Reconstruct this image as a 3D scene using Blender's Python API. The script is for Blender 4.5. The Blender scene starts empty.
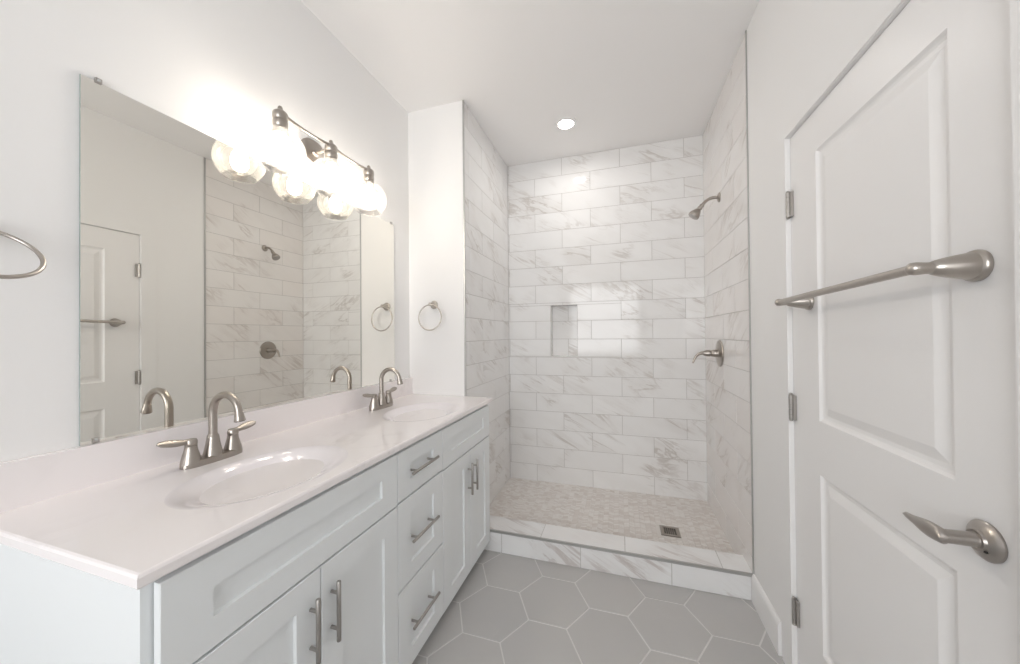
import bpy, bmesh, math, random
from mathutils import Vector, Matrix
random.seed(7)
sc = bpy.context.scene
PI = math.pi

# ------------------------------------------------------------------ camera
F_PX = 347.46
CAM = Vector((1.323, 0.0, 1.2994))
yaw, pitch, roll = math.radians(17.488), math.radians(0.4415), math.radians(-0.4986)
fw = Vector((-math.sin(yaw)*math.cos(pitch), math.cos(yaw)*math.cos(pitch), math.sin(pitch)))
rt = Vector((math.cos(yaw), math.sin(yaw), 0)); up = rt.cross(fw)
r2 = rt*math.cos(roll) + up*math.sin(roll)
u2 = -rt*math.sin(roll) + up*math.cos(roll)
cam = bpy.data.cameras.new('camera')
cam.sensor_fit = 'HORIZONTAL'; cam.sensor_width = 36.0; cam.lens = F_PX/1020*36.0
cam.clip_start = 0.02; cam.clip_end = 100
co = bpy.data.objects.new('camera', cam)
co.matrix_world = Matrix(((r2.x, u2.x, -fw.x, CAM.x), (r2.y, u2.y, -fw.y, CAM.y), (r2.z, u2.z, -fw.z, CAM.z), (0, 0, 0, 1)))
sc.collection.objects.link(co); sc.camera = co

# ------------------------------------------------------------------ world, exposure, large lights
world = bpy.data.worlds.new('world'); sc.world = world; world.use_nodes = True
world.node_tree.nodes['Background'].inputs[0].default_value = (0.75, 0.87, 1.0, 1)
world.node_tree.nodes['Background'].inputs[1].default_value = 1.0
sc.view_settings.view_transform = 'Standard'; sc.view_settings.look = 'None'
sc.view_settings.gamma = 1.0; sc.view_settings.use_curve_mapping = False
sc.view_settings.exposure = 1.55
sc.cycles.max_bounces = 12; sc.cycles.diffuse_bounces = 7; sc.cycles.glossy_bounces = 5
sc.cycles.transmission_bounces = 6; sc.cycles.transparent_max_bounces = 16
sc.cycles.caustics_reflective = False; sc.cycles.caustics_refractive = False
sc.cycles.sample_clamp_indirect = 4.0
sc.cycles.use_denoising = True

def area_light(name, loc, rot, sx, sy, power, color, shape='RECTANGLE'):
    l = bpy.data.lights.new(name, 'AREA'); l.shape = shape; l.size = sx; l.size_y = sy
    l.energy = power; l.color = color
    o = bpy.data.objects.new(name, l); o.location = loc; o.rotation_euler = rot
    sc.collection.objects.link(o); return o
# daylight through the window behind the camera; the lamps' own lights stay in their builders
P_WIN, P_SHOWER, E_BULB = 16.5, 0.7, 23.0
WX0, WX1, WZ0, WZ1 = 0.25, 1.75, 0.85, 2.35
YR = -1.9
area_light('window_daylight', ((WX0+WX1)/2, YR-0.16, (WZ0+WZ1)/2), (PI/2, 0, 0), WX1-WX0, WZ1-WZ0, P_WIN, (1.0, 0.965, 0.94))

# ------------------------------------------------------------------ constants of the place
XR = 1.9315; XL = 0.401; YB = 2.8973; ZC = 2.7774; ZS = 0.0565
YS = 1.990; YT = 1.963; YI = 2.1225; ZK = 0.1279
ROW, Z0, TL = 0.1524, 0.1919, 0.4635
ZT, ZB = 0.9171, 0.8929

# ------------------------------------------------------------------ materials
def mat(name, color, rough=0.5, metal=0.0, spec=0.5, coat=0.0):
    m = bpy.data.materials.new(name); m.use_nodes = True
    b = m.node_tree.nodes['Principled BSDF']
    b.inputs['Base Color'].default_value = (*color, 1)
    b.inputs['Roughness'].default_value = rough; b.inputs['Metallic'].default_value = metal
    b.inputs['Specular IOR Level'].default_value = spec
    b.inputs['Coat Weight'].default_value = coat
    return m
class NT:
    def __init__(s, m): s.m = m; s.t = m.node_tree; s.b = s.t.nodes.get('Principled BSDF')
    def n(s, typ, **kw):
        x = s.t.nodes.new(typ)
        for k, v in kw.items(): setattr(x, k, v)
        return x
    def l(s, a, b): s.t.links.new(a, b)
    def math(s, op, a, b=None, c=None, clamp=False):
        x = s.n('ShaderNodeMath', operation=op); x.use_clamp = clamp
        for i, v in enumerate((a, b, c)):
            if v is None: continue
            if isinstance(v, (int, float)): x.inputs[i].default_value = v
            else: s.l(v, x.inputs[i])
        return x.outputs[0]
    def mix(s, fac, a, b):
        x = s.n('ShaderNodeMix', data_type='RGBA')
        for i, v in ((0, fac), (6, a), (7, b)):
            if isinstance(v, (int, float)): x.inputs[i].default_value = v
            elif isinstance(v, tuple): x.inputs[i].default_value = (*v, 1)
            else: s.l(v, x.inputs[i])
        return x.outputs[2]
    def ramp(s, fac, lo, hi):
        x = s.n('ShaderNodeMapRange'); x.interpolation_type = 'SMOOTHSTEP'
        s.l(fac, x.inputs[0]); x.inputs[1].default_value = lo; x.inputs[2].default_value = hi
        return x.outputs[0]

def paint(name, color, rough, bump=0.03, scale=220):
    m = mat(name, color, rough, spec=0.35); k = NT(m)
    tc = k.n('ShaderNodeTexCoord'); nz = k.n('ShaderNodeTexNoise'); nz.inputs['Scale'].default_value = scale
    nz.inputs['Detail'].default_value = 3; k.l(tc.outputs['Object'], nz.inputs['Vector'])
    bp = k.n('ShaderNodeBump'); bp.inputs['Strength'].default_value = bump; bp.inputs['Distance'].default_value = 0.002
    k.l(nz.outputs['Fac'], bp.inputs['Height']); k.l(bp.outputs[0], k.b.inputs['Normal'])
    return m
M_WALL = paint('wall_paint', (0.86, 0.855, 0.85), 0.55, 0.10, 160)
M_CEIL = paint('ceiling_paint', (0.88, 0.87, 0.865), 0.7, 0.05)
M_DOOR = paint('door_paint', (0.87, 0.86, 0.855), 0.35, 0.02)
M_TRIM = paint('trim_paint', (0.87, 0.865, 0.86), 0.32, 0.01)
M_CAB = paint('cabinet_paint', (0.80, 0.825, 0.835), 0.35, 0.01)
M_GAP = mat('painted_gap_shade', (0.35, 0.35, 0.35), 0.8)  # grey that paints the shade in the joints between the fronts

def marble(name, base, vein, ang, amount=1.0, rough=0.08, tint=None):
    """polished marble tile: feathery diagonal veins, shifted at random from tile to tile"""
    m = mat(name, base, rough, spec=0.3); k = NT(m)
    uv = k.n('ShaderNodeUVMap', uv_map='uv'); at = k.n('ShaderNodeAttribute', attribute_name='rnd')
    vm = k.n('ShaderNodeVectorMath', operation='MULTIPLY_ADD'); k.l(at.outputs['Color'], vm.inputs[0])
    vm.inputs[1].default_value = (37, 23, 51); k.l(uv.outputs[0], vm.inputs[2])
    mp = k.n('ShaderNodeMapping'); k.l(vm.outputs[0], mp.inputs[0])
    mp.inputs['Rotation'].default_value = (0, 0, ang); 
    mp2 = k.n('ShaderNodeMapping'); k.l(mp.outputs[0], mp2.inputs[0]); mp2.inputs['Scale'].default_value = (1.2, 6.2, 1)
    def ridge(scale, detail, dist, w, rough_=0.6):
        n = k.n('ShaderNodeTexNoise'); n.inputs['Scale'].default_value = scale; n.inputs['Detail'].default_value = detail
        n.inputs['Distortion'].default_value = dist; n.inputs['Roughness'].default_value = rough_
        k.l(mp2.outputs[0], n.inputs['Vector'])
        d = k.math('ABSOLUTE', k.math('SUBTRACT', n.outputs['Fac'], 0.5))
        return k.math('SUBTRACT', 1.0, k.ramp(d, 0.0, w))
    a = ridge(1.0, 6, 0.7, 0.035)
    a2 = ridge(0.8, 4, 0.5, 0.13)
    b = ridge(2.3, 5, 0.5, 0.03)
    n = k.n('ShaderNodeTexNoise'); n.inputs['Scale'].default_value = 3.2; n.inputs['Detail'].default_value = 2
    k.l(vm.outputs[0], n.inputs['Vector']); mask = k.ramp(n.outputs['Fac'], 0.44, 0.68)
    n2 = k.n('ShaderNodeTexNoise'); n2.inputs['Scale'].default_value = 1.1; k.l(mp2.outputs[0], n2.inputs['Vector'])
    cloud = k.ramp(n2.outputs['Fac'], 0.4, 0.75)
    v = k.math('ADD', k.math('MULTIPLY', k.math('MULTIPLY', a, mask), 0.60*amount), k.math('MULTIPLY', k.math('MULTIPLY', b, mask), 0.12*amount))
    v = k.math('ADD', v, k.math('MULTIPLY', k.math('MULTIPLY', a2, mask), 0.18*amount))
    v = k.math('ADD', v, k.math('MULTIPLY', cloud, 0.10*amount), clamp=True)
    sep = k.n('ShaderNodeSeparateColor'); k.l(at.outputs['Color'], sep.inputs[0])
    bc = k.mix(k.math('MULTIPLY', sep.outputs[2], 0.5), base, tint or tuple(x*0.94 for x in base))
    k.l(k.mix(v, bc, vein), k.b.inputs['Base Color'])
    return m
MARBLE = marble('marble_wall_tile', (0.85, 0.845, 0.84), (0.55, 0.515, 0.485), 0.48)
MARBLE_R = marble('marble_side_tile', (0.84, 0.825, 0.815), (0.55, 0.49, 0.455), 0.62, 0.9, tint=(0.83, 0.785, 0.76))
MARBLE_C = marble('marble_curb_tile', (0.85, 0.85, 0.85), (0.53, 0.48, 0.46), 0.5)
GROUT = mat('tile_grout', (0.50, 0.485, 0.465), 0.8)
MOSAIC_GROUT = mat('mosaic_grout', (0.72, 0.69, 0.66), 0.8)

def mosaic_mat():
    m = mat('mosaic_stone', (0.7, 0.66, 0.62), 0.3); k = NT(m)
    at = k.n('ShaderNodeAttribute', attribute_name='rnd'); sep = k.n('ShaderNodeSeparateColor'); k.l(at.outputs['Color'], sep.inputs[0])
    c = k.mix(k.ramp(sep.outputs[0], 0.0, 1.0), (0.79, 0.765, 0.74), (0.68, 0.635, 0.60))
    c = k.mix(k.math('MULTIPLY', k.ramp(sep.outputs[1], 0.8, 1.0), 0.5), c, (0.57, 0.51, 0.47))
    tc = k.n('ShaderNodeTexCoord'); n = k.n('ShaderNodeTexNoise'); n.inputs['Scale'].default_value = 40; n.inputs['Detail'].default_value = 4
    k.l(tc.outputs['Object'], n.inputs['Vector'])
    k.l(k.mix(k.math('MULTIPLY', k.ramp(n.outputs['Fac'], 0.45, 0.75), 0.25), c, (0.60, 0.55, 0.51)), k.b.inputs['Base Color'])
    return m
MOSAIC = mosaic_mat()

def hex_mat():
    m = mat('hexagon_floor_tile', (0.36, 0.355, 0.35), 0.38); k = NT(m)
    tc = k.n('ShaderNodeTexCoord'); n = k.n('ShaderNodeTexNoise'); n.inputs['Scale'].default_value = 2.2; n.inputs['Detail'].default_value = 6
    n.inputs['Roughness'].default_value = 0.65; k.l(tc.outputs['Object'], n.inputs['Vector'])
    n2 = k.n('ShaderNodeTexNoise'); n2.inputs['Scale'].default_value = 5; n2.inputs['Detail'].default_value = 8; n2.inputs['Distortion'].default_value = 0.8
    k.l(tc.outputs['Object'], n2.inputs['Vector'])
    at = k.n('ShaderNodeAttribute', attribute_name='rnd'); sep = k.n('ShaderNodeSeparateColor'); k.l(at.outputs['Color'], sep.inputs[0])
    c = k.mix(sep.outputs[0], (0.47, 0.465, 0.46), (0.505, 0.495, 0.485))
    c = k.mix(k.math('MULTIPLY', k.ramp(n.outputs['Fac'], 0.4, 0.7), 0.5), c, (0.52, 0.505, 0.495))
    r = k.math('SUBTRACT', 1.0, k.ramp(k.math('ABSOLUTE', k.math('SUBTRACT', n2.outputs['Fac'], 0.5)), 0.0, 0.02))
    c = k.mix(k.math('MULTIPLY', r, k.math('MULTIPLY', k.ramp(n.outputs['Fac'], 0.5, 0.68), 0.35)), c, (0.55, 0.54, 0.52))
    k.l(c, k.b.inputs['Base Color'])
    return m
HEX = hex_mat(); HEX_GROUT = mat('floor_grout', (0.68, 0.67, 0.655), 0.8)

def counter_mat():
    m = mat('cultured_marble', (0.80, 0.765, 0.755), 0.12, coat=0.3); k = NT(m)
    tc = k.n('ShaderNodeTexCoord'); n = k.n('ShaderNodeTexNoise'); n.inputs['Scale'].default_value = 3.0; n.inputs['Detail'].default_value = 7
    n.inputs['Distortion'].default_value = 1.2; k.l(tc.outputs['Object'], n.inputs['Vector'])
    r = k.math('SUBTRACT', 1.0, k.ramp(k.math('ABSOLUTE', k.math('SUBTRACT', n.outputs['Fac'], 0.5)), 0.0, 0.03))
    n2 = k.n('ShaderNodeTexNoise'); n2.inputs['Scale'].default_value = 4; k.l(tc.outputs['Object'], n2.inputs['Vector'])
    c = k.mix(k.math('MULTIPLY', r, k.math('MULTIPLY', k.ramp(n2.outputs['Fac'], 0.45, 0.7), 0.30)), (0.89, 0.85, 0.85), (0.66, 0.61, 0.61))
    k.l(c, k.b.inputs['Base Color'])
    return m
M_COUNTER = counter_mat()
M_BASIN = mat('basin_gelcoat', (0.845, 0.81, 0.83), 0.10, coat=0.3)  # lavender cast of daylight in the bowls is put into this colour

def brushed(name, color, rough): return mat(name, color, rough, metal=1.0)
NICKEL = brushed('brushed_nickel', (0.40, 0.365, 0.33), 0.32)
PULL = brushed('pull_nickel', (0.42, 0.40, 0.38), 0.36)
NICKEL_W = brushed('warm_nickel', (0.46, 0.425, 0.39), 0.32)
LEVER = brushed('lever_nickel', (0.42, 0.39, 0.365), 0.28)
STEEL = brushed('hinge_steel', (0.48, 0.46, 0.44), 0.3)
TRIMMETAL = brushed('edge_profile', (0.50, 0.50, 0.49), 0.55)
DARK = mat('dark_slot', (0.02, 0.02, 0.02), 0.6)
MIRROR = mat('mirror_silver', (0.90, 0.885, 0.835), 0.0, metal=1.0)
MIRROR_EDGE = mat('mirror_edge', (0.30, 0.36, 0.34), 0.2)
CLIP = mat('clip_plastic', (0.55, 0.56, 0.56), 0.15)

def thin_glass(name, tint, glow_mix):
    m = bpy.data.materials.new(name); m.use_nodes = True; t = m.node_tree; t.nodes.clear(); k = NT(m)
    out = k.n('ShaderNodeOutputMaterial'); tr = k.n('ShaderNodeBsdfTransparent'); tr.inputs[0].default_value = (*tint, 1)
    gl = k.n('ShaderNodeBsdfGlossy'); gl.inputs['Roughness'].default_value = 0.03
    lw = k.n('ShaderNodeLayerWeight'); lw.inputs['Blend'].default_value = 0.35
    f = k.math('MULTIPLY', lw.outputs['Fresnel'], 0.8)
    mx = k.n('ShaderNodeMixShader'); k.l(f, mx.inputs[0]); k.l(tr.outputs[0], mx.inputs[1]); k.l(gl.outputs[0], mx.inputs[2])
    tl = k.n('ShaderNodeBsdfTranslucent'); tl.inputs[0].default_value = (0.95, 0.93, 0.9, 1)
    m2 = k.n('ShaderNodeMixShader'); m2.inputs[0].default_value = glow_mix; k.l(mx.outputs[0], m2.inputs[1]); k.l(tl.outputs[0], m2.inputs[2])
    k.l(m2.outputs[0], out.inputs[0]); return m
GLOBE = thin_glass('globe_glass', (0.98, 0.975, 0.96), 0.055)  # slight translucency added so the clear globes seem to glow
PANE = thin_glass('window_glass', (0.985, 0.985, 0.98), 0.0)
def emit(name, color, strength):
    m = mat(name, (0.8, 0.8, 0.8), 0.4); b = m.node_tree.nodes['Principled BSDF']
    b.inputs['Emission Color'].default_value = (*color, 1); b.inputs['Emission Strength'].default_value = strength
    return m
BULB = emit('lit_bulb', (1.0, 0.915, 0.81), E_BULB)
CAN = emit('lit_can_lens', (1.0, 0.96, 0.90), 14.0)

# ------------------------------------------------------------------ mesh helpers (everything in room coordinates)
def link(name, bm, mats, parent=None, smooth=None, bevel=None):
    me = bpy.data.meshes.new(name)
    if bevel:
        es = [e for e in bm.edges if len(e.link_faces) == 2 and e.calc_face_angle(0) > 0.6]
        bmesh.ops.bevel(bm, geom=es, offset=bevel, segments=2, affect='EDGES', profile=0.6, clamp_overlap=True)
    bmesh.ops.recalc_face_normals(bm, faces=bm.faces)
    bm.to_mesh(me); bm.free()
    for m in (mats if isinstance(mats, (list, tuple)) else [mats]): me.materials.append(m)
    o = bpy.data.objects.new(name, me); sc.collection.objects.link(o)
    if parent is not None:
        root = parent
        while root.parent: root = root.parent
        me.transform(Matrix.Translation(-root.location)); o.parent = parent
    if smooth is not None:
        me.polygons.foreach_set('use_smooth', [True]*len(me.polygons))
        try: me.set_sharp_from_angle(angle=math.radians(smooth))
        except Exception: pass
    return o
def thing(name, label, cat, loc, group=None):
    o = bpy.data.objects.new(name, None); o.empty_display_size = 0.05; sc.collection.objects.link(o); o.location = loc
    o['label'] = label; o['category'] = cat
    if group: o['group'] = group
    return o
def struct(name, bm, mats, parent=None, smooth=None, bevel=None):
    o = link(name, bm, mats, parent, smooth, bevel)
    if parent is None: o['kind'] = 'structure'
    return o
def B(): return bmesh.new()
def box(bm, x0, x1, y0, y1, z0, z1, mi=0):
    vs = [bm.verts.new(p) for p in ((x0, y0, z0), (x1, y0, z0), (x1, y1, z0), (x0, y1, z0), (x0, y0, z1), (x1, y0, z1), (x1, y1, z1), (x0, y1, z1))]
    fs = []
    for q in ((0, 3, 2, 1), (4, 5, 6, 7), (0, 1, 5, 4), (1, 2, 6, 5), (2, 3, 7, 6), (3, 0, 4, 7)):
        f = bm.faces.new([vs[i] for i in q]); f.material_index = mi; fs.append(f)
    return fs
def frame_axes(d):
    d = d.normalized(); a = Vector((0, 0, 1)) if abs(d.z) < 0.9 else Vector((1, 0, 0))
    u = d.cross(a).normalized(); return u, d.cross(u).normalized()
def tube(bm, pts, rad, n=16, flat=None, mi=0, closed=False, cap=True):
    """sweep a round (or, with flat=(ru,rv) pairs, oval) section along pts"""
    pts = [Vector(p) for p in pts]; N = len(pts)
    if not isinstance(rad, (list, tuple)): rad = [rad]*N
    rings = []; u = None
    for i, p in enumerate(pts):
        a = pts[(i-1) % N] if (i or closed) else p; b = pts[(i+1) % N] if (i < N-1 or closed) else p
        d = (b-a).normalized()
        if u is None: u, v = frame_axes(d)
        else:
            u = (u - d*u.dot(d)).normalized(); v = d.cross(u).normalized()
        ru, rv = rad[i] if isinstance(rad[i], tuple) else (rad[i], rad[i])
        rings.append([bm.verts.new(p + u*ru*math.cos(2*PI*j/n) + v*rv*math.sin(2*PI*j/n)) for j in range(n)])
    for i in range(N if closed else N-1):
        A, Bq = rings[i], rings[(i+1) % N]
        for j in range(n):
            f = bm.faces.new((A[j], A[(j+1) % n], Bq[(j+1) % n], Bq[j])); f.material_index = mi
    if cap and not closed:
        for r in (rings[0], rings[-1]):
            f = bm.faces.new(r); f.material_index = mi
def lathe(bm, prof, origin, axis, n=32, mi=0, squash=1.0, closed_ends=True):
    """profile [(radius, height along axis)] turned about the axis"""
    o = Vector(origin); d = Vector(axis).normalized(); u, v = frame_axes(d); rings = []
    for r, h in prof:
        if r < 1e-6: rings.append([bm.verts.new(o + d*h)])
        else: rings.append([bm.verts.new(o + d*h + u*r*math.cos(2*PI*j/n) + v*r*squash*math.sin(2*PI*j/n)) for j in range(n)])
    for A, C in zip(rings, rings[1:]):
        for j in range(n):
            k = (j+1) % n
            if len(A) == 1 and len(C) == 1: continue
            if len(A) == 1: f = bm.faces.new((A[0], C[k], C[j]))
            elif len(C) == 1: f = bm.faces.new((A[j], A[k], C[0]))
            else: f = bm.faces.new((A[j], A[k], C[k], C[j]))
            f.material_index = mi
    if closed_ends:
        for r in (rings[0], rings[-1]):
            if len(r) > 2: f = bm.faces.new(r); f.material_index = mi
def loft(bm, loops, cap=True, mi=0):
    rings = [[bm.verts.new(p) for p in l] for l in loops]; n = len(rings[0])
    for A, C in zip(rings, rings[1:]):
        for j in range(n):
            f = bm.faces.new((A[j], A[(j+1) % n], C[(j+1) % n], C[j])); f.material_index = mi
    if cap:
        for r in (rings[0], rings[-1]): f = bm.faces.new(r); f.material_index = mi
def bez(p0, p1, p2, p3, n):
    p0, p1, p2, p3 = map(Vector, (p0, p1, p2, p3)); out = []
    for i in range(n+1):
        t = i/n; s = 1-t; out.append(p0*s**3 + p1*3*s*s*t + p2*3*s*t*t + p3*t**3)
    return out

# ------------------------------------------------------------------ tiled faces
def clip_rect(r, hole):
    """pieces of rect r=(u0,u1,v0,v1) left outside hole"""
    u0, u1, v0, v1 = r; a0, a1, b0, b1 = hole
    if a0 >= u1 or a1 <= u0 or b0 >= v1 or b1 <= v0: return [r]
    out = []
    if v0 < b0: out.append((u0, u1, v0, b0))
    if v1 > b1: out.append((u0, u1, b1, v1))
    lo, hi = max(v0, b0), min(v1, b1)
    if u0 < a0: out.append((u0, a0, lo, hi))
    if u1 > a1: out.append((a1, u1, lo, hi))
    return out
def rnd_layers(bm): return bm.loops.layers.uv.new('uv'), bm.loops.layers.float_color.new('rnd')
def tiled(bm, org, U, V, N, u0, u1, v0, v1, vstart, row, tl, ustart, layers, hole=None, gap=0.0027, proud=0.0016, mi=0, gi=1):
    """running-bond tiles standing proud of a grout bed in the plane org + u*U + v*V"""
    uvl, rl = layers; org, U, V, N = map(Vector, (org, U, V, N))
    def quad(r, h, m, rn, bevel=0.0):
        a0, a1, b0, b1 = r
        base = [(a0, b0), (a1, b0), (a1, b1), (a0, b1)]
        top = [bm.verts.new(org + U*(a + (bevel if i in (0, 3) else -bevel)) + V*(b + (bevel if i < 2 else -bevel)) + N*h) for i, (a, b) in enumerate(base)]
        fs = [(bm.faces.new(top), base)]
        if h > 0:
            bot = [bm.verts.new(org + U*a + V*b) for a, b in base]
            for i in range(4):
                j = (i+1) % 4; fs.append((bm.faces.new((bot[i], bot[j], top[j], top[i])), [base[i], base[j], base[j], base[i]]))
        for f, c in fs:
            f.material_index = m
            for lp, q in zip(f.loops, c): lp[uvl].uv = q; lp[rl] = rn
    bed = [(u0, u1, v0, v1)]
    if hole: bed = clip_rect(bed[0], hole)
    for r in bed: quad(r, 0.0, gi, (0, 0, 0, 1))
    k = math.floor((v0-vstart)/row)
    while vstart + k*row < v1 - 1e-4:
        b0, b1 = max(v0, vstart+k*row), min(v1, vstart+(k+1)*row)
        s = ustart + (tl/2 if k % 2 else 0); i = math.floor((u0-s)/tl)
        while s + i*tl < u1 - 1e-4:
            a0, a1 = max(u0, s+i*tl), min(u1, s+(i+1)*tl)
            rn = (random.random(), random.random(), random.random(), 1)
            for r in (clip_rect((a0, a1, b0, b1), hole) if hole else [(a0, a1, b0, b1)]):
                r = (r[0]+gap/2, r[1]-gap/2, r[2]+gap/2, r[3]-gap/2)
                if r[1]-r[0] > 0.004 and r[3]-r[2] > 0.004: quad(r, proud, mi, rn, 0.0006)
            i += 1
        k += 1

# ------------------------------------------------------------------ floor
bm = B(); box(bm, -0.1, XR+0.1, YR-0.1, 2.1, -0.12, -0.0015, 1)
rl = bm.loops.layers.float_color.new('rnd'); S = 0.1725; g = 0.0044
def hexagon(cx, cy):
    pts = [(cx + (S-g/1.0)*math.cos(PI/3*i), cy + (S-g/1.0)*math.sin(PI/3*i)) for i in range(6)]
    # clip to the room
    def clip(P, ax, lim, keep_less):
        out = []
        for a, b in zip(P, P[1:]+P[:1]):
            ia = (a[ax] <= lim) == keep_less; ib = (b[ax] <= lim) == keep_less
            if ia: out.append(a)
            if ia != ib:
                t = (lim-a[ax])/(b[ax]-a[ax]); out.append((a[0]+t*(b[0]-a[0]), a[1]+t*(b[1]-a[1])))
        return out
    for ax, lim, less in ((0, XR, True), (0, 0.0, False), (1, YT+0.02, True), (1, YR, False)):
        pts = clip(pts, ax, lim, less)
        if len(pts) < 3: return
    rn = (random.random(), random.random(), random.random(), 1)
    c = Vector((sum(p[0] for p in pts)/len(pts), sum(p[1] for p in pts)/len(pts), 0))
    top = [bm.verts.new((p[0], p[1], 0.0)) for p in pts]; bot = [bm.verts.new((p[0]+(p[0]-c.x)*0.008, p[1]+(p[1]-c.y)*0.008, -0.002)) for p in pts]
    fs = [bm.faces.new(top)] + [bm.faces.new((bot[i], bot[(i+1) % len(pts)], top[(i+1) % len(pts)], top[i])) for i in range(len(pts))]
    for f in fs:
        f.material_index = 0
        for lp in f.loops: lp[rl] = rn
HX, HY, DX, DY = 1.0, 1.6915, 0.25875, 0.2988
for i in range(-5, 6):
    for j in range(-14, 4):
        hexagon(HX + i*DX, HY + j*DY + (DY/2 if i % 2 else 0))
struct('floor', bm, [HEX, HEX_GROUT])

# ------------------------------------------------------------------ shower floor, curb
bm = B(); box(bm, XL, XR, YI, YB, -0.05, ZS-0.0015, 1)
rl = bm.loops.layers.float_color.new('rnd')
DRX0, DRX1, DRY0, DRY1 = 1.556, 1.668, 2.329, 2.441
w, h_ = 0.0165, 0.033     # chevron of small stone slips
def slip(poly):
    c = (sum(p[0] for p in poly)/4, sum(p[1] for p in poly)/4)
    if c[0] < XL+0.012 or c[0] > XR-0.012 or c[1] < YI+0.010 or c[1] > YB-0.010: return
    if DRX0-0.012 < c[0] < DRX1+0.012 and DRY0-0.012 < c[1] < DRY1+0.012: return
    poly = [(min(max(p[0], XL), XR), min(max(p[1], YI), YB)) for p in poly]
    rn = (random.random(), random.random(), random.random(), 1)
    q = [(c[0]+(p[0]-c[0])*0.94, c[1]+(p[1]-c[1])*0.92) for p in poly]
    top = [bm.verts.new((p[0], p[1], ZS)) for p in q]; bot = [bm.verts.new((p[0], p[1], ZS-0.002)) for p in poly]
    for f in [bm.faces.new(top)] + [bm.faces.new((bot[i], bot[(i+1) % 4], top[(i+1) % 4], top[i])) for i in range(4)]:
        f.material_index = 0
        for lp in f.loops: lp[rl] = rn
i = 0; x = XL - 0.02
while x < XR + 0.02:
    s = 0.013 if i % 2 else -0.013
    y = YI - 0.06
    while y < YB + 0.04:
        slip([(x, y), (x+h_, y+s), (x+h_, y+s+w), (x, y+w)] if s > 0 else [(x, y+0.013), (x+h_, y), (x+h_, y+w), (x, y+w+0.013)])
        y += w
    x += h_; i += 1
struct('floor_shower', bm, [MOSAIC, MOSAIC_GROUT])

bm = B(); box(bm, XL, XR, YT+0.003, YI-0.002, -0.05, ZK-0.003, 1); L = rnd_layers(bm)
tiled(bm, (0, YT+0.002, 0), (1, 0, 0), (0, 0, 1), (0, -1, 0), XL, XR, 0.0, ZK-0.004, -0.06, 0.4, TL, 0.640, L)
tiled(bm, (0, 0, ZK-0.002), (1, 0, 0), (0, 1, 0), (0, 0, 1), XL, XR, YT, YI, YT-0.1, 0.6, TL, 0.412, L)
tiled(bm, (0, YI-0.001, 0), (1, 0, 0), (0, 0, 1), (0, 1, 0), XL, XR, 0.0, ZK-0.002, -0.06, 0.4, TL, 0.640, L)
struct('curb_shower', bm, [MARBLE_C, GROUT])
bm = B(); box(bm, XL, XR, YT-0.0025, YT+0.0085, ZK-0.012, ZK+0.0012)
struct('trim_curb', bm, TRIMMETAL, bevel=0.002)

# ------------------------------------------------------------------ shower walls
NX0, NX1, NZ0, NZ1, ND = 0.769, 0.993, 1.1135, 1.543, 0.095
bm = B(); L = rnd_layers(bm)
tiled(bm, (0, YB+0.0016, 0), (1, 0, 0), (0, 0, 1), (0, -1, 0), XL, XR, ZS-0.02, ZC, Z0, ROW, TL, 0.874-TL*2, L, hole=(NX0, NX1, NZ0, NZ1))
# the niche: back, floor, head and two cheeks
tiled(bm, (0, YB+ND, 0), (1, 0, 0), (0, 0, 1), (0, -1, 0), NX0, NX1, NZ0, NZ1, Z0, ROW, TL, 0.905, L)
tiled(bm, (NX0, 0, 0), (0, 1, 0), (0, 0, 1), (1, 0, 0), YB, YB+ND, NZ0, NZ1, Z0, ROW, TL, 2.8, L)
tiled(bm, (NX1, 0, 0), (0, 1, 0), (0, 0, 1), (-1, 0, 0), YB, YB+ND, NZ0, NZ1, Z0, ROW, TL, 2.8, L)
tiled(bm, (0, 0, NZ0), (1, 0, 0), (0, 1, 0), (0, 0, 1), NX0, NX1, YB, YB+ND, 2.5, 1.0, TL, 0.7, L)
tiled(bm, (0, 0, NZ1), (1, 0, 0), (0, 1, 0), (0, 0, -1), NX0, NX1, YB, YB+ND, 2.5, 1.0, TL, 0.7, L)
for x0, x1, z0, z1 in ((XL-0.1, NX0-0.001, -0.1, ZC+0.1), (NX1+0.001, XR+0.1, -0.1, ZC+0.1), (NX0-0.001, NX1+0.001, -0.1, NZ0-0.001), (NX0-0.001, NX1+0.001, NZ1+0.001, ZC+0.1)):
    box(bm, x0, x1, YB+0.003, YB+0.2, z0, z1, 1)
box(bm, NX0-0.001, NX1+0.001, YB+ND+0.001, YB+0.2, NZ0-0.001, NZ1+0.001, 1)
struct('wall_shower_back', bm, [MARBLE, GROUT])
bm = B(); L = rnd_layers(bm)
tiled(bm, (XL-0.0016, 0, 0), (0, 1, 0), (0, 0, 1), (1, 0, 0), YS+0.001, YB, 0.0, ZC, Z0, ROW, TL, 2.06, L)
struct('wall_shower_left', bm, [MARBLE, GROUT])
bm = B(); box(bm, -0.1, XL-0.002, YS, YB+0.2, -0.1, ZC+0.1)
struct('wall_partition', bm, M_WALL)
bm = B(); L = rnd_layers(bm)
tiled(bm, (XR-0.0004, 0, 0), (0, 1, 0), (0, 0, 1), (-1, 0, 0), YT+0.004, YB, 0.0, ZC, Z0, ROW, TL, 2.19, L)
struct('wall_shower_right', bm, [MARBLE_R, GROUT])
bm = B(); box(bm, XL-0.006, XL+0.003, YS-0.003, YS+0.007, ZK, ZC); struct('trim_shower_left', bm, TRIMMETAL, bevel=0.0015)
bm = B(); box(bm, XR-0.0045, XR+0.001, YT-0.003, YT+0.009, ZK, ZC); struct('trim_shower_right', bm, TRIMMETAL, bevel=0.0015)

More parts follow.
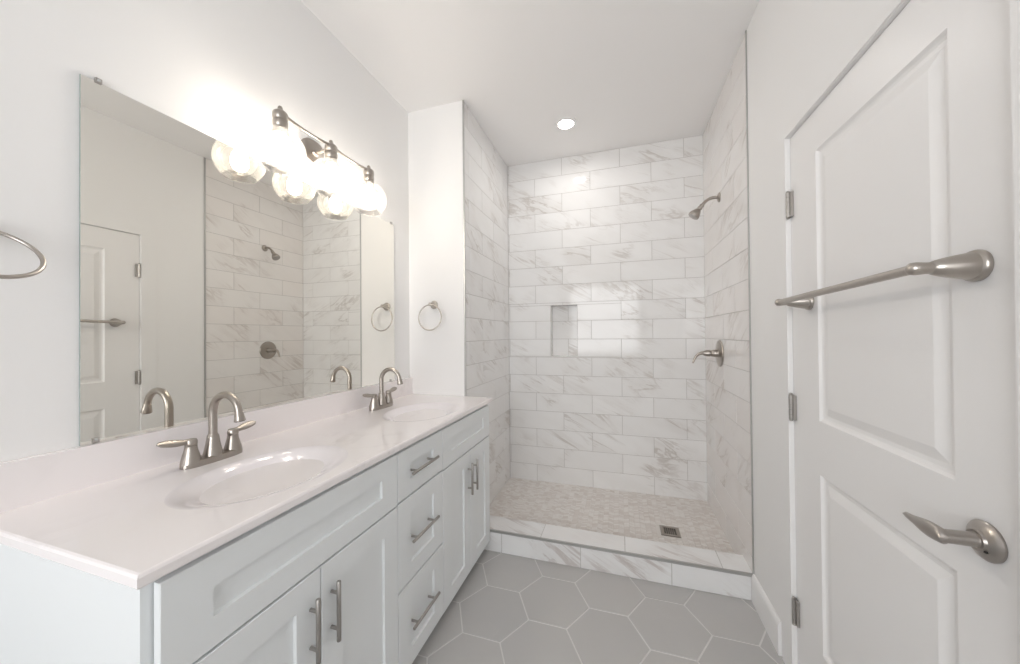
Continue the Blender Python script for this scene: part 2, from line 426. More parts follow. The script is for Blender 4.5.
# ------------------------------------------------------------------ painted walls, ceiling, door opening
DY0, DY1, DZ1, DD = 0.775, 1.565, 2.031, 0.012      # the doorway in the right wall; the door face stands DD behind the wall
bm = B(); box(bm, -0.1, 0.0, YR-0.1, YS, -0.1, ZC+0.1); struct('wall_left', bm, M_WALL)
bm = B()
box(bm, XR, XR+0.12, DY1, YB+0.1, -0.1, ZC+0.1); box(bm, XR, XR+0.12, YR-0.1, DY0, -0.1, ZC+0.1); box(bm, XR, XR+0.12, DY0, DY1, DZ1, ZC+0.1)
struct('wall_right', bm, M_WALL)
bm = B()
for x0, x1, z0, z1 in ((-0.1, WX0, -0.1, ZC+0.1), (WX1, XR+0.1, -0.1, ZC+0.1), (WX0, WX1, -0.1, WZ0), (WX0, WX1, WZ1, ZC+0.1)):
    box(bm, x0, x1, YR-0.1, YR, z0, z1)
struct('wall_rear', bm, M_WALL)
bm = B(); box(bm, -0.1, XR+0.12, YR-0.1, YB+0.2, ZC, ZC+0.1); struct('ceiling', bm, M_CEIL)
bm = B()
for x0, x1, z0, z1 in ((WX0, WX0+0.05, WZ0, WZ1), (WX1-0.05, WX1, WZ0, WZ1), (WX0+0.05, WX1-0.05, WZ0, WZ0+0.05), (WX0+0.05, WX1-0.05, WZ1-0.05, WZ1), (WX0+0.05, WX1-0.05, (WZ0+WZ1)/2-0.02, (WZ0+WZ1)/2+0.02)):
    box(bm, x0, x1, YR-0.07, YR-0.02, z0, z1)
wn = struct('window_1', bm, M_TRIM, bevel=0.003)
bm = B(); box(bm, WX0+0.05, WX1-0.05, YR-0.047, YR-0.043, WZ0+0.05, WZ1-0.05); link('pane', bm, PANE, wn)
# flat casing around the doorway
bm = B()
box(bm, XR-0.004, XR+0.001, DY1+0.002, DY1+0.085, 0, DZ1+0.085); box(bm, XR-0.004, XR+0.001, DY0-0.085, DY0-0.002, 0, DZ1+0.085)
box(bm, XR-0.004, XR+0.001, DY0-0.002, DY1+0.002, DZ1+0.002, DZ1+0.085)
struct('trim_doorway', bm, M_WALL, bevel=0.0015)
# baseboards
def baseboard(name, x0, x1, y0, y1, side):
    """moulded board: flat face with a rounded top, along x or y"""
    bm = B(); t, H = 0.013, 0.135
    prof = [(0, 0), (t, 0), (t, H-0.022), (t-0.002, H-0.012), (t-0.006, H-0.004), (0.003, H), (0, H)]
    if side == 'right': loops = [[(XR-a, y, z) for a, z in prof] for y in (y0, y1)]
    elif side == 'left': loops = [[(a, y, z) for a, z in prof] for y in (y0, y1)]
    else: loops = [[(x, YR+a, z) for a, z in prof] for x in (x0, x1)]
    loft(bm, loops); struct(name, bm, M_TRIM)
baseboard('baseboard_right', 0, 0, DY1+0.098, YT-0.004, 'right')
baseboard('baseboard_right_rear', 0, 0, YR+0.014, DY0-0.087, 'right')
baseboard('baseboard_left', 0, 0, YR+0.014, 0.368, 'left')
baseboard('baseboard_rear', 0.0, XR, 0, 0, 'rear')

# ------------------------------------------------------------------ the door
XF = XR + DD
bm = B()
def panel_face(bm, y0, y1, z0, z1, panels):
    """door slab whose room face carries moulded raised panels"""
    ys = sorted({y0, y1, *[p[0] for p in panels], *[p[1] for p in panels]}); zs = sorted({z0, z1, *[p[2] for p in panels], *[p[3] for p in panels]})
    V = {}
    def v(y, z, x=XF):
        k = (round(y, 5), round(z, 5), round(x, 5))
        if k not in V: V[k] = bm.verts.new((x, y, z))
        return V[k]
    for a, b in zip(ys, ys[1:]):
        for c, d in zip(zs, zs[1:]):
            if any(p[0] <= a and b <= p[1] and p[2] <= c and d <= p[3] for p in panels): continue
            bm.faces.new((v(a, c), v(b, c), v(b, d), v(a, d)))
    for (a, b, c, d) in panels:
        prev = None
        for ins, dep in ((0, 0), (0.006, 0.007), (0.012, 0.010), (0.022, 0.0105), (0.046, 0.003), (0.049, 0.0022)):
            q = [v(a+ins, c+ins, XF+dep), v(b-ins, c+ins, XF+dep), v(b-ins, d-ins, XF+dep), v(a+ins, d-ins, XF+dep)]
            if prev:
                for i in range(4): bm.faces.new((prev[i], prev[(i+1) % 4], q[(i+1) % 4], q[i]))
            prev = q
        bm.faces.new(prev)
    bk = [bm.verts.new((XF+0.035, y, z)) for y, z in ((y0, z0), (y1, z0), (y1, z1), (y0, z1))]; bm.faces.new(bk)
    for side, pts in (((0, 1), [(y, z0) for y in ys]), ((1, 2), [(y1, z) for z in zs]), ((3, 2), [(y, z1) for y in ys]), ((0, 3), [(y0, z) for z in zs])):
        bm.faces.new([v(*p) for p in pts] + [bk[side[1]], bk[side[0]]])
panel_face(bm, DY0+0.002, DY1-0.0022, 0.012, DZ1-0.0022, [(0.907, 1.389, 1.008, 1.896), (0.907, 1.389, 0.245, 0.832)])
door = struct('door_1', bm, M_DOOR)
door['label'] = 'white two panel door with a lever in the right wall'; 
bm = B(); box(bm, XR+0.06, XR+0.118, DY0+0.001, DY1-0.001, 0, DZ1-0.001); struct('trim_door_stop', bm, M_TRIM)
for zc in (1.777, 1.020, 0.260):
    bm = B(); yk = DY1-0.007; xk = XR+0.001
    for k in range(5):
        tube(bm, [(xk, yk, zc-0.046+k*0.0186), (xk, yk, zc-0.046+(k+1)*0.0186-0.0012)], 0.0070, 14)
    tube(bm, [(xk, yk, zc+0.047), (xk, yk, zc+0.050), (xk, yk, zc+0.053)], [0.0045, 0.0062, 0.003], 12)
    tube(bm, [(xk, yk, zc-0.053), (xk, yk, zc-0.050), (xk, yk, zc-0.0465)], [0.003, 0.0062, 0.0045], 12)
    box(bm, xk+0.002, XR+DD+0.0008, yk-0.018, yk-0.003, zc-0.046, zc+0.046)
    box(bm, xk-0.001, xk+0.012, DY1-0.0015, DY1-0.0003, zc-0.046, zc+0.046)
    h = link('hinge', bm, STEEL, door, smooth=40); h['label'] = 'satin steel butt hinge'
# lever set
LY, LZ = 0.846, 0.925
lv = None
bm = B()
lathe(bm, [(0.0, 0.0), (0.034, 0.0), (0.0345, 0.004), (0.032, 0.007), (0.026, 0.0105), (0.019, 0.0135), (0.0175, 0.018), (0.0, 0.018)], (XF, LY, LZ), (-1, 0, 0), 40)
lv = link('door_lever', bm, LEVER, door, smooth=35); lv['label'] = 'brushed nickel lever handle with keyhole'
bm = B()
tube(bm, [(XF-0.016, LY, LZ), (XF-0.020, LY, LZ), (XF-0.060, LY, LZ)], [0.0140, 0.0125, 0.0118], 20)
secs = []
for t in [i/16 for i in range(17)]:
    y = LY - 0.011 + 0.109*t
    x = XF - 0.061 - 0.005*math.sin(PI*t) + 0.006*t*t
    hz = 0.0125 + 0.0030*math.sin(PI*min(1, t*1.5)) - 0.0075*max(0, t-0.3)/0.7
    if t > 0.93: hz *= math.sqrt(max(0.05, 1-((t-0.93)/0.07)**2))
    if t < 0.06: hz *= math.sqrt(max(0.1, 1-((0.06-t)/0.06)**2))
    tx = 0.0105*(1-0.75*min(1, t*1.5)) + 0.0012
    zc = LZ - 0.0065*t + 0.002*math.sin(PI*t)
    secs.append([(x + tx*math.cos(a), y, zc + hz*math.sin(a)) for a in [2*PI*j/20 for j in range(20)]])
loft(bm, secs); link('lever', bm, LEVER, lv, smooth=50)
bm = B(); box(bm, XF-0.0150, XF-0.0100, LY-0.0170, LY-0.0120, LZ-0.0150, LZ-0.0110); link('keyhole', bm, DARK, lv)

# ------------------------------------------------------------------ towel bar on the door
tb = thing('towel_bar', 'brushed nickel towel bar mounted across the white door', 'towel bar', (XF, 1.14, 1.41))
BX = XF - 0.087
for y, z in ((0.854, 1.417), (1.438, 1.404)):
    bm = B()
    lathe(bm, [(0.0, 0), (0.0285, 0), (0.0290, 0.004), (0.0275, 0.009), (0.0245, 0.011), (0.0240, 0.016), (0.0230, 0.022), (0.0200, 0.038), (0.0160, 0.054), (0.0130, 0.063), (0.0108, 0.0655), (0.0108, 0.074), (0.0, 0.074)], (XF, y, z), (-1, 0, 0), 40)
    tube(bm, [(XF-0.072, y, z), (XF-0.077, y, z), (BX, y, z), (BX-0.008, y, z), (BX-0.0125, y, z), (BX-0.0135, y, z)], [0.0108, 0.0112, 0.0122, 0.0112, 0.0065, 0.001], 24)
    link('post', bm, NICKEL_W, tb, smooth=40)
bm = B(); tube(bm, [(BX, 0.857, 1.417), (BX, 1.435, 1.404)], 0.0093, 20); link('bar', bm, NICKEL_W, tb, smooth=40)

# ------------------------------------------------------------------ vanity cabinet
FX = 0.570; CX = 0.550; VY0, VY1 = 0.372, 1.957; VZ0 = 0.068
vc = thing('vanity_cabinet', 'long white shaker vanity cabinet under the double sink top', 'cabinet', (0.28, 1.165, 0))
bm = B(); t_ = 0.018
box(bm, 0.004, CX-t_, VY0, VY0+t_, VZ0, ZB-0.001); box(bm, 0.004, CX-t_, VY1-t_, VY1, VZ0, ZB-0.001)
box(bm, 0.004, CX-t_, VY0+t_, VY1-t_, VZ0, VZ0+t_); box(bm, 0.004, 0.010, VY0+t_, VY1-t_, VZ0+t_, ZB-0.001)
box(bm, CX-t_, CX, VY0, VY1, VZ0, ZB-0.001)
link('carcass', bm, M_CAB, vc)
bm = B(); box(bm, 0.004, CX-0.075, VY0+0.004, VY1-0.004, 0, VZ0-0.0005); link('toe_kick', bm, M_CAB, vc)
bm = B(); box(bm, CX+0.0004, CX+0.0036, VY0+0.022, VY1-0.004, VZ0+0.012, 0.872); link('shadow_gap', bm, M_GAP, vc)  # dark sheet standing in for the shade between doors and drawers
def shaker(y0, y1, z0, z1, ry=0.072, rz=0.068):
    """framed front: eased outer edge, flat stiles and rails, a sunk flat panel"""
    bm = B(); xb, xf, c, dp = CX+0.0045, FX, 0.0014, 0.0085
    def rect(x, a, b): return [bm.verts.new((x, y0+a, z0+b)), bm.verts.new((x, y1-a, z0+b)), bm.verts.new((x, y1-a, z1-b)), bm.verts.new((x, y0+a, z1-b))]
    loops = [rect(xb, 0, 0), rect(xf-c, 0, 0), rect(xf, c, c), rect(xf, ry, rz), rect(xf-0.001, ry+0.0004, rz+0.0004), rect(xf-dp, ry+0.0016, rz+0.0016)]
    bm.faces.new(loops[0]); bm.faces.new(loops[-1])
    for A, C in zip(loops, loops[1:]):
        for k in range(4): bm.faces.new((A[k], A[(k+1) % 4], C[(k+1) % 4], C[k]))
    return bm
def pull(parent, c, axis, length):
    """bar pull: a rod on two stand-off posts"""
    c = Vector(c); a = Vector(axis); bm = B(); X = Vector((1, 0, 0)); base = FX if axis[2] else FX-0.0
    tube(bm, [c-a*(length/2), c-a*(length/2-0.001), c+a*(length/2-0.001), c+a*(length/2)], [0.0050, 0.0058, 0.0058, 0.0050], 18)
    for s in (-1, 1):
        p = c + a*s*(length*0.5-0.032); q = p.copy(); q.x = FX - 0.0085 if not axis[2] else FX
        tube(bm, [q, p], 0.0045, 12)
    h = link('handle', bm, PULL, parent, smooth=40); h['label'] = 'brushed nickel bar pull'; return h
G = 0.003
ya, yb, yc, yd, ye = 0.388, 1.056, 1.380, VY1-0.001, 0
zt0, zt1, zd1 = 0.699, 0.879, 0.696
for y0, y1 in ((ya, yb-G), (yc+G, yd)):
    link('false_front', shaker(y0, y1, zt0+G/2, zt1, 0.082, 0.060), M_CAB, vc)
HXR = 0.595
for y0, y1, hy in ((ya, 0.7235-G/2, 0.690), (0.7235+G/2, yb-G, 0.757), (yc+G, 1.677-G/2, 1.647), (1.677+G/2, yd, 1.712)):
    d = link('door', shaker(y0, y1, VZ0+0.002, zd1-G/2), M_CAB, vc)
    pull(d, (HXR, hy, 0.560), (0, 0, 1), 0.160)
for z0, z1 in ((0.704, zt1), (0.386, 0.700), (VZ0+0.002, 0.382)):
    d = link('drawer', shaker(yb, yc, z0+G/2, z1-G/2 if z1 < zt1 else z1, 0.078, 0.064 if z1 < zt1 else 0.056), M_CAB, vc)
    pull(d, (HXR, 1.206, (z0+z1)/2), (0, 1, 0), 0.188)

# ------------------------------------------------------------------ countertop with two moulded basins
SINKS = (0.745, 1.550); SX, SA, SB = 0.368, 0.172, 0.228      # centre x, half width (x), half length (y)
X0c, X1c, Y0c, Y1c = 0.0, 0.580, 0.354, 1.9885
ct = thing('vanity_countertop', 'white cultured marble double sink countertop with low backsplash', 'countertop', (0.29, 1.17, ZB))
bm = B(); e = 0.006
def q(pts): return bm.faces.new([bm.verts.new(p) for p in pts])
xb0, xb1 = 0.02, X1c-e
angs = lambda cy: sorted([2*PI*i/72 for i in range(72)] + [math.atan2(sy*(0.29), sx) for sx in (1,) for sy in ()])
def ring_patch(cy, y0, y1):
    N = 96; inner = []; outer = []
    cs = [(xb1, y1), (xb0, y1), (xb0, y0), (xb1, y0)]
    A = sorted([2*PI*i/N for i in range(N)] + [math.atan2(c[1]-cy, c[0]-SX) % (2*PI) for c in cs])
    for a in A:
        c, s = math.cos(a), math.sin(a)
        r = 1/math.sqrt((c/SA)**2 + (s/SB)**2)
        ts = []
        if c > 1e-9: ts.append((xb1-SX)/c)
        if c < -1e-9: ts.append((xb0-SX)/c)
        if s > 1e-9: ts.append((y1-cy)/s)
        if s < -1e-9: ts.append((y0-cy)/s)
        t = min(ts)
        inner.append(bm.verts.new((SX+c*r, cy+s*r, ZT))); outer.append(bm.verts.new((SX+c*t, cy+s*t, ZT)))
    n = len(A)
    for i in range(n): bm.faces.new((inner[i], outer[i], outer[(i+1) % n], inner[(i+1) % n]))
    return A
def strip(y0, y1): q([(xb0, y0, ZT), (xb1, y0, ZT), (xb1, y1, ZT), (xb0, y1, ZT)])
ySp = (SINKS[0]-0.29, SINKS[0]+0.29, SINKS[1]-0.29, SINKS[1]+0.29)
strip(Y0c+e, ySp[0]); strip(ySp[1], ySp[2]); strip(ySp[3], Y1c-0.0005)
ANG = [ring_patch(cy, cy-0.29, cy+0.29) for cy in SINKS]
# eased front and end edges, then the underside
loopz = [(0, ZT), (e*0.6, ZT-e*0.25), (e, ZT-e), (e, ZB+0.003), (e-0.002, ZB)]
def P3(off): return [(xb0, Y0c+e-off[0], off[1]), (xb1+off[0], Y0c+e-off[0], off[1]), (xb1+off[0], Y1c-0.0005, off[1])]
for a, b in zip(loopz, loopz[1:]):
    A, C = P3(a), P3(b)
    for i in range(2): q([A[i], A[i+1], C[i+1], C[i]])
A = P3(loopz[-1]); q([A[0], A[1], A[2], (xb0, Y1c-0.0005, ZB)])
q([(xb0, Y1c-0.0005, ZB), A[2], (xb1+e, Y1c-0.0005, ZT-e), (xb1, Y1c-0.0005, ZT), (xb0, Y1c-0.0005, ZT)])
bmesh.ops.remove_doubles(bm, verts=bm.verts, dist=0.0003)
link('slab', bm, M_COUNTER, ct)
bm = B(); box(bm, 0.001, 0.021, Y0c, Y1c-0.0005, ZB+0.0005, 1.0235); link('backsplash', bm, M_COUNTER, ct, bevel=0.004)
for cy, A in zip(SINKS, ANG):
    bm = B(); rings = []
    prof = [(k_, -0.076*max(0.0, 1-k_*k_)**1.75) for k_ in (1.0, 0.985, 0.97, 0.95, 0.925, 0.89, 0.85, 0.80, 0.74, 0.67, 0.58, 0.48, 0.36, 0.24, 0.13)]
    for s_, dz in prof:
        rings.append([bm.verts.new((SX - 0.03*(1-s_) + s_*math.cos(a)/math.sqrt((math.cos(a)/SA)**2+(math.sin(a)/SB)**2), cy + s_*math.sin(a)/math.sqrt((math.cos(a)/SA)**2+(math.sin(a)/SB)**2), ZT+dz)) for a in A])
    n = len(A)
    for R0, R1 in zip(rings, rings[1:]):
        for i in range(n): bm.faces.new((R0[i], R0[(i+1) % n], R1[(i+1) % n], R1[i]))
    bm.faces.new(rings[-1])
    bs = link('basin', bm, M_BASIN, ct, smooth=60)
    bm = B(); lathe(bm, [(0.0, 0.004), (0.012, 0.004), (0.014, 0.0015), (0.021, 0.003), (0.0225, 0.0), (0.0, 0.0)], (SX-0.028, cy, ZT-0.0737), (0, 0, 1), 28)
    link('drain', bm, NICKEL, bs, smooth=40)

# ------------------------------------------------------------------ faucets
def copy_tree(o, loc=None, parent=None):
    c = o.copy(); sc.collection.objects.link(c); c.parent = parent
    if loc: c.location = loc
    for ch in list(o.children): copy_tree(ch, None, c)
    return c
FXX = 0.110; FDY = 0.012
def make_faucet(cy):
    t = thing('faucet', 'brushed nickel two handle faucet at the near sink, left in the photo', 'faucet', (FXX, cy, ZT), 'faucets on the double sink top')
    # deck plate with two flared hubs
    bm = B(); N = 40
    def oval(hl, hw, z, p=2.6):
        return [(FXX + hw*math.copysign(abs(math.cos(a))**(2/p), math.cos(a)), cy + hl*math.copysign(abs(math.sin(a))**(2/p), math.sin(a)), z) for a in [2*PI*i/N for i in range(N)]]
    loft(bm, [oval(0.084, 0.0275, ZT+0.0003), oval(0.084, 0.0275, ZT+0.010), oval(0.0825, 0.0262, ZT+0.0165), oval(0.078, 0.022, ZT+0.0185)])
    for s in (-1, 1):
        lathe(bm, [(0.0, 0.012), (0.0250, 0.012), (0.0235, 0.022), (0.0195, 0.038), (0.0160, 0.051), (0.0148, 0.060), (0.0148, 0.063), (0.0, 0.063)], (FXX, cy+s*0.0585, ZT), (0, 0, 1), 32)
    link('base', bm, NICKEL, t, smooth=40)
    for s in (-1, 1):
        bm = B(); hy = cy + s*0.0585; hz = ZT
        lathe(bm, [(0.0, 0.0642), (0.0142, 0.0642), (0.0152, 0.067), (0.0152, 0.076), (0.0125, 0.0815), (0.0, 0.083)], (FXX, hy, ZT), (0, 0, 1), 28)
        secs = []
        for i in range(15):
            k = i/14
            y = hy + s*(-0.006 + 0.084*k); x = FXX - 0.004*k
            zz = ZT + 0.073 + 0.007*math.sin(k*PI*0.5) + 0.006*k*k
            wd = 0.0115*(1-0.35*math.sin(min(1, k*1.6)*PI*0.5)) + 0.0052*math.sin(PI*max(0, k-0.25)/0.75)
            if k > 0.9: wd *= math.sqrt(max(0.06, 1-((k-0.9)/0.1)**2))
            th = 0.0072*(1-k)**0.8 + 0.0022
            tw = 0.75*min(1, k*2.2); sec = [(wd*math.cos(a), th*math.sin(a)) for a in [2*PI*j/16 for j in range(16)]]
            secs.append([(x + p_*math.cos(tw) + q_*math.sin(tw), y, zz - p_*math.sin(tw) + q_*math.cos(tw)) for p_, q_ in sec])
        loft(bm, secs); link('lever_handle', bm, NICKEL, t, smooth=50)
    bm = B()
    lathe(bm, [(0.0, 0.012), (0.0265, 0.012), (0.0255, 0.020), (0.0215, 0.036), (0.0180, 0.054), (0.0158, 0.070), (0.0145, 0.078), (0.0125, 0.080), (0.0125, 0.082), (0.0, 0.082)], (FXX, cy, ZT), (0, 0, 1), 32)
    R = 0.056; cx_, cz_ = FXX+R, ZT+0.149
    pts = [(FXX, cy, ZT+0.076), (FXX, cy, ZT+0.100), (FXX, cy, ZT+0.125)] + [(cx_ - R*math.cos(a), cy, cz_ + R*math.sin(a)) for a in [PI*0.93*i/22 for i in range(23)]]
    tube(bm, pts, [0.0112]*3 + [0.0112-0.0014*i/22 for i in range(23)], 22)
    a = PI*0.93; p = Vector((cx_ - R*math.cos(a), cy, cz_ + R*math.sin(a))); d = Vector((math.sin(a), 0, math.cos(a))).normalized()
    d = Vector((0.20, 0, -0.98)).normalized()
    tube(bm, [p-d*0.002, p+d*0.004, p+d*0.020, p+d*0.032, p+d*0.034], [0.0098, 0.0102, 0.0130, 0.0150, 0.0143], 22)
    link('spout', bm, NICKEL, t, smooth=45)
    bm = B(); lathe(bm, [(0.0, 0.0), (0.0115, 0.0), (0.0115, 0.002), (0.0, 0.002)], p+d*0.0335, d, 20); link('aerator', bm, DARK, t)
    # pop-up rod behind the spout
    bm = B(); tube(bm, [(FXX-0.021, cy, ZT+0.016), (FXX-0.021, cy, ZT+0.052)], 0.0022, 10); lathe(bm, [(0, 0.050), (0.004, 0.051), (0.005, 0.056), (0.003, 0.060), (0, 0.061)], (FXX-0.021, cy, ZT), (0, 0, 1), 14)
    link('lift_rod', bm, NICKEL, t, smooth=45)
    return t
f1 = make_faucet(SINKS[0]+FDY)
f2 = copy_tree(f1, (FXX, SINKS[1]+FDY, ZT)); f2['label'] = 'brushed nickel two handle faucet at the far sink, beside the shower partition'

# ------------------------------------------------------------------ mirror
MY0, MY1, MZ0, MZ1 = 0.518, 1.821, 1.0238, 1.981
mr = thing('mirror', 'large frameless wall mirror above the double sink', 'mirror', (0.003, 1.17, MZ0))
bm = B(); fs = box(bm, 0.0015, 0.006, MY0, MY1, MZ0, MZ1, 1); fs[3].material_index = 0
link('glass', bm, [MIRROR, MIRROR_EDGE], mr)
for y, z, s in ((0.550, MZ1, 1), (1.795, MZ1, 1), (0.545, MZ0+0.004, -1), (1.78, MZ0+0.004, -1)):
    bm = B()
    if s > 0:
        box(bm, 0.0005, 0.0095, y-0.006, y+0.006, z-0.003, z+0.010)
    else:
        box(bm, 0.0065, 0.0095, y-0.006, y+0.006, z-0.003, z+0.010)
    lathe(bm, [(0, 0), (0.0035, 0), (0.003, 0.0015), (0, 0.002)], (0.0095, y, z+0.004 if s > 0 else z+0.006), (1, 0, 0), 12, mi=1)
    c = link('clip', bm, [STEEL, CLIP], mr); c['label'] = 'small metal mirror clip'

# ------------------------------------------------------------------ vanity light
VX = 0.112; VYS = (0.985, 1.227, 1.470); VZ = 2.134
vl = thing('vanity_light', 'three globe brushed nickel vanity light above the mirror', 'light fixture', (0, 1.227, 2.12))
bm = B(); N = 40
def rr(sy, sz, x): return [(x, 1.227 + sy*math.copysign(abs(math.cos(a))**0.75, math.cos(a)), 2.128 + sz*math.copysign(abs(math.sin(a))**0.75, math.sin(a))) for a in [2*PI*i/N for i in range(N)]]
loft(bm, [rr(0.058, 0.058, 0.0005), rr(0.058, 0.058, 0.014), rr(0.054, 0.054, 0.020), rr(0.046, 0.046, 0.0225)])
link('back_plate', bm, NICKEL, vl, smooth=40)
bm = B(); tube(bm, bez((0.020, 1.227, 2.125), (0.06, 1.227, 2.125), (0.085, 1.227, 2.130), (VX, 1.227, VZ+0.004), 10), 0.0075, 14)
lathe(bm, [(0, 0), (0.016, 0), (0.014, 0.008), (0.009, 0.012), (0, 0.012)], (0.022, 1.227, 2.125), (1, 0, 0), 24)
link('arm', bm, NICKEL, vl, smooth=40)
bm = B()
for a, b in zip(VYS, VYS[1:]):
    tube(bm, [(VX, a+(b-a)*t, VZ+0.012-0.010*math.sin(PI*t)) for t in [i/12 for i in range(13)]], 0.0052, 12)
link('bar', bm, NICKEL, vl, smooth=40)
for y in VYS:
    bm = B()
    lathe(bm, [(0.0, 0.034), (0.006, 0.033), (0.0085, 0.027), (0.0080, 0.021), (0.0150, 0.016), (0.0225, 0.010), (0.0255, 0.004), (0.0255, -0.014), (0.0235, -0.017), (0.0235, -0.022), (0.0255, -0.025), (0.0255, -0.042), (0.0235, -0.045), (0.0235, -0.050), (0.0265, -0.053), (0.0275, -0.068), (0.0265, -0.075), (0.0, -0.075)], (VX, y, VZ), (0, 0, 1), 32)
    s = link('socket', bm, NICKEL, vl, smooth=35)
    # open-bottomed clear globe, a shell with two walls
    bm = B(); R = 0.086; cz = VZ - 0.137; prof = []
    a0, a1 = math.asin(0.030/R), PI - math.asin(0.056/R)
    for i in range(25):
        a = a0 + (a1-a0)*i/24; prof.append((R*math.sin(a), R*math.cos(a)))
    lathe(bm, prof, (VX, y, cz), (0, 0, 1), 48, closed_ends=False)
    rim = [(VX+0.0565*math.cos(2*PI*i/48), y+0.0565*math.sin(2*PI*i/48), cz+R*math.cos(a1)) for i in range(48)]
    tube(bm, rim, 0.0016, 8, closed=True)
    link('globe_shade', bm, GLOBE, vl, smooth=60)
    bm = B()
    lathe(bm, [(0.0125, -0.074), (0.0135, -0.090), (0.0190, -0.105), (0.0270, -0.122), (0.0300, -0.140), (0.0285, -0.156), (0.0220, -0.170), (0.0110, -0.179), (0.0, -0.181)], (VX, y, VZ), (0, 0, 1), 32)
    link('bulb', bm, BULB, s, smooth=60)

# ------------------------------------------------------------------ towel rings
def make_ring(name, label, hinge, wall_n, tilt, tangent, rr_=0.080):
    """hinge: top of the ring; wall_n: unit vector out of the wall; tangent: along the wall"""
    n_, tg = Vector(wall_n), Vector(tangent); hg = Vector(hinge); dist = 0.052
    wallp = hg - n_*dist + Vector((0, 0, 0.004))
    t = thing(name, label, 'towel ring', wallp, 'towel rings')
    bm = B()
    lathe(bm, [(0, 0), (0.0265, 0), (0.0270, 0.004), (0.0255, 0.008), (0.0215, 0.010), (0.0200, 0.016), (0.0160, 0.028), (0.0115, 0.040), (0.0095, 0.046), (0.0105, 0.050), (0.0105, 0.056), (0.0070, 0.060), (0.0, 0.061)], wallp, n_, 36)
    link('post', bm, NICKEL_W, t, smooth=40)
    dn = n_*math.sin(tilt) + Vector((0, 0, -math.cos(tilt)))
    pts = [hg + tg*rr_*math.cos(a) + dn*rr_*(1+math.sin(a)) for a in [2*PI*i/72 for i in range(72)]]
    bm = B(); tube(bm, pts, 0.0042, 14, closed=True); link('ring', bm, NICKEL_W, t, smooth=60)
    return t
make_ring('towel_ring', 'brushed nickel towel ring at the left frame edge, before the mirror', (0.058, 0.338, 1.534), (1, 0, 0), 0.785, (0, 1, 0))
make_ring('towel_ring', 'brushed nickel towel ring on the partition wall beyond the far sink', (0.186, YS-0.052, 1.492), (0, -1, 0), 0.06, (1, 0, 0))

# ------------------------------------------------------------------ shower fittings
XT = XR - 0.002
sh = thing('showerhead', 'brushed nickel shower head on a bent arm from the right tiled wall', 'shower head', (XT, 2.47, 2.15))
bm = B(); lathe(bm, [(0, 0), (0.030, 0), (0.030, 0.003), (0.024, 0.009), (0.012, 0.013), (0, 0.013)], (XT, 2.47, 2.15), (-1, 0, 0), 32); link('flange', bm, NICKEL, sh, smooth=40)
arm = bez((XT-0.004, 2.47, 2.15), (XT-0.045, 2.47, 2.156), (XT-0.07, 2.47, 2.150), (XT-0.098, 2.47, 2.110), 14)
bm = B(); tube(bm, arm, 0.0095, 16); link('arm', bm, NICKEL, sh, smooth=50)
d = Vector((-0.62, 0, -0.78)).normalized(); p = arm[-1]
bm = B(); lathe(bm, [(0, -0.004), (0.013, -0.004), (0.0145, 0.004), (0.0125, 0.010), (0.0150, 0.015), (0.0160, 0.022), (0.0130, 0.028), (0.0180, 0.036), (0.0270, 0.052), (0.0335, 0.068), (0.0350, 0.078), (0.0330, 0.083), (0.0, 0.083)], p, d, 32); hd = link('head', bm, NICKEL, sh, smooth=35)
bm = B(); lathe(bm, [(0, 0.0), (0.029, 0.0), (0.028, 0.003), (0.010, 0.0045), (0, 0.0045)], p+d*0.0832, d, 28); link('spray_face', bm, PULL, hd, smooth=35)

sv = thing('shower_valve', 'brushed nickel shower valve with lever below the shower head', 'shower valve', (XT, 2.50, 1.17))
bm = B(); lathe(bm, [(0, 0), (0.084, 0), (0.0845, 0.003), (0.081, 0.008), (0.060, 0.0115), (0.032, 0.0135), (0.030, 0.016), (0, 0.016)], (XT, 2.50, 1.17), (-1, 0, 0), 44); link('escutcheon', bm, NICKEL, sv, smooth=35)
bm = B(); lathe(bm, [(0, 0.012), (0.0250, 0.012), (0.0235, 0.030), (0.0210, 0.050), (0.0185, 0.052), (0.0185, 0.056), (0.0215, 0.059), (0.0200, 0.078), (0.0150, 0.094), (0.0, 0.100)], (XT, 2.50, 1.17), (-1, 0, 0), 32)
tube(bm, bez((XT-0.085, 2.50, 1.172), (XT-0.125, 2.50, 1.172), (XT-0.140, 2.495, 1.158), (XT-0.158, 2.49, 1.106), 14), [(0.0125-0.0045*i/14, 0.0125-0.007*i/14) for i in range(15)], 16)
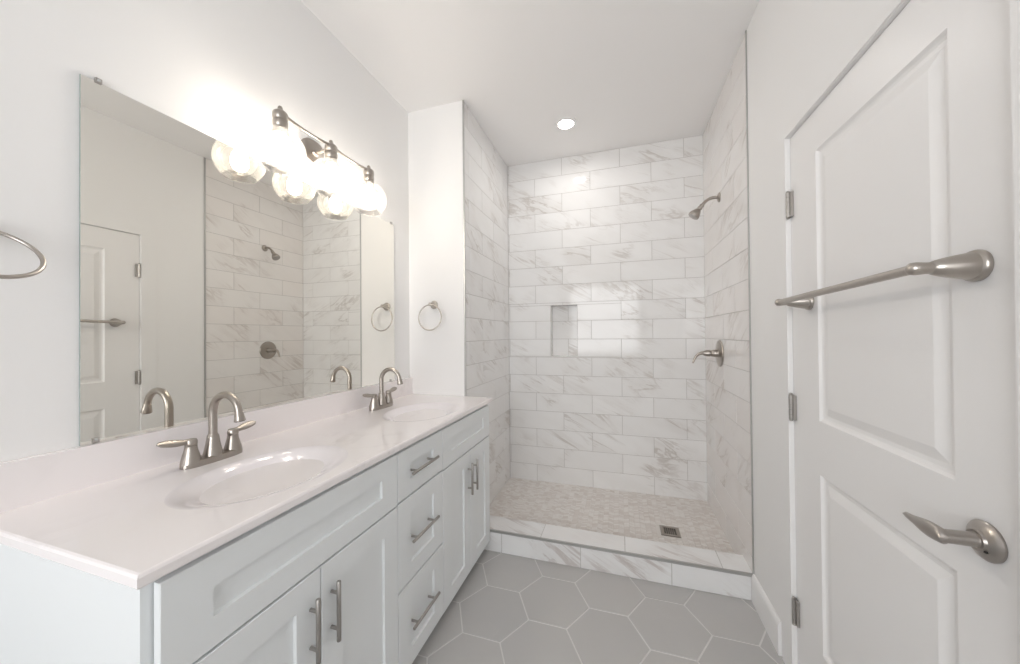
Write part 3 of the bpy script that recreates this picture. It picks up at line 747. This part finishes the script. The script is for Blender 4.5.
link('lever', bm, NICKEL, sv, smooth=45)

dr = thing('shower_drain', 'square metal drain grate in the mosaic shower floor', 'drain', ((DRX0+DRX1)/2, (DRY0+DRY1)/2, ZS))
bm = B(); t_ = 0.021
for a in ((DRX0, DRX1, DRY0, DRY0+t_), (DRX0, DRX1, DRY1-t_, DRY1), (DRX0, DRX0+t_, DRY0+t_, DRY1-t_), (DRX1-t_, DRX1, DRY0+t_, DRY1-t_)):
    box(bm, *a, ZS-0.0005, ZS+0.0032)
link('frame', bm, NICKEL, dr, bevel=0.0006)
bm = B(); box(bm, DRX0+t_, DRX1-t_, DRY0+t_, DRY1-t_, ZS-0.0008, ZS+0.0002); link('well', bm, DARK, dr)
bm = B()
for i in range(1, 6):
    c = DRX0+t_ + (DRX1-DRX0-2*t_)*i/6; box(bm, c-0.0015, c+0.0015, DRY0+t_, DRY1-t_, ZS+0.0004, ZS+0.0026)
    c = DRY0+t_ + (DRY1-DRY0-2*t_)*i/6; box(bm, DRX0+t_, DRX1-t_, c-0.0015, c+0.0015, ZS+0.0004, ZS+0.0022)
link('grate', bm, NICKEL, dr)

# ------------------------------------------------------------------ recessed ceiling lights
def can_light(label, x, y, power):
    t = thing('ceiling_light', label, 'ceiling light', (x, y, ZC))
    bm = B(); lathe(bm, [(0.052, 0.001), (0.054, 0.005), (0.066, 0.0055), (0.078, 0.003), (0.080, 0.0), (0.052, 0.0)], (x, y, ZC-0.0002), (0, 0, -1), 44, closed_ends=False); link('trim_ring', bm, M_TRIM, t, smooth=40)
    bm = B(); lathe(bm, [(0, 0.004), (0.030, 0.0035), (0.0515, 0.0012), (0.0515, 0.0), (0, 0.0)], (x, y, ZC-0.0002), (0, 0, -1), 40); link('lens', bm, CAN, t, smooth=40)
    l = area_light('can_glow', (x, y, ZC-0.012), (0, 0, 0), 0.10, 0.10, power, (1.0, 0.97, 0.94), 'DISK'); l.data.spread = math.radians(170)
can_light('small round recessed light in the ceiling over the shower', 0.980, 2.440, P_SHOWER)
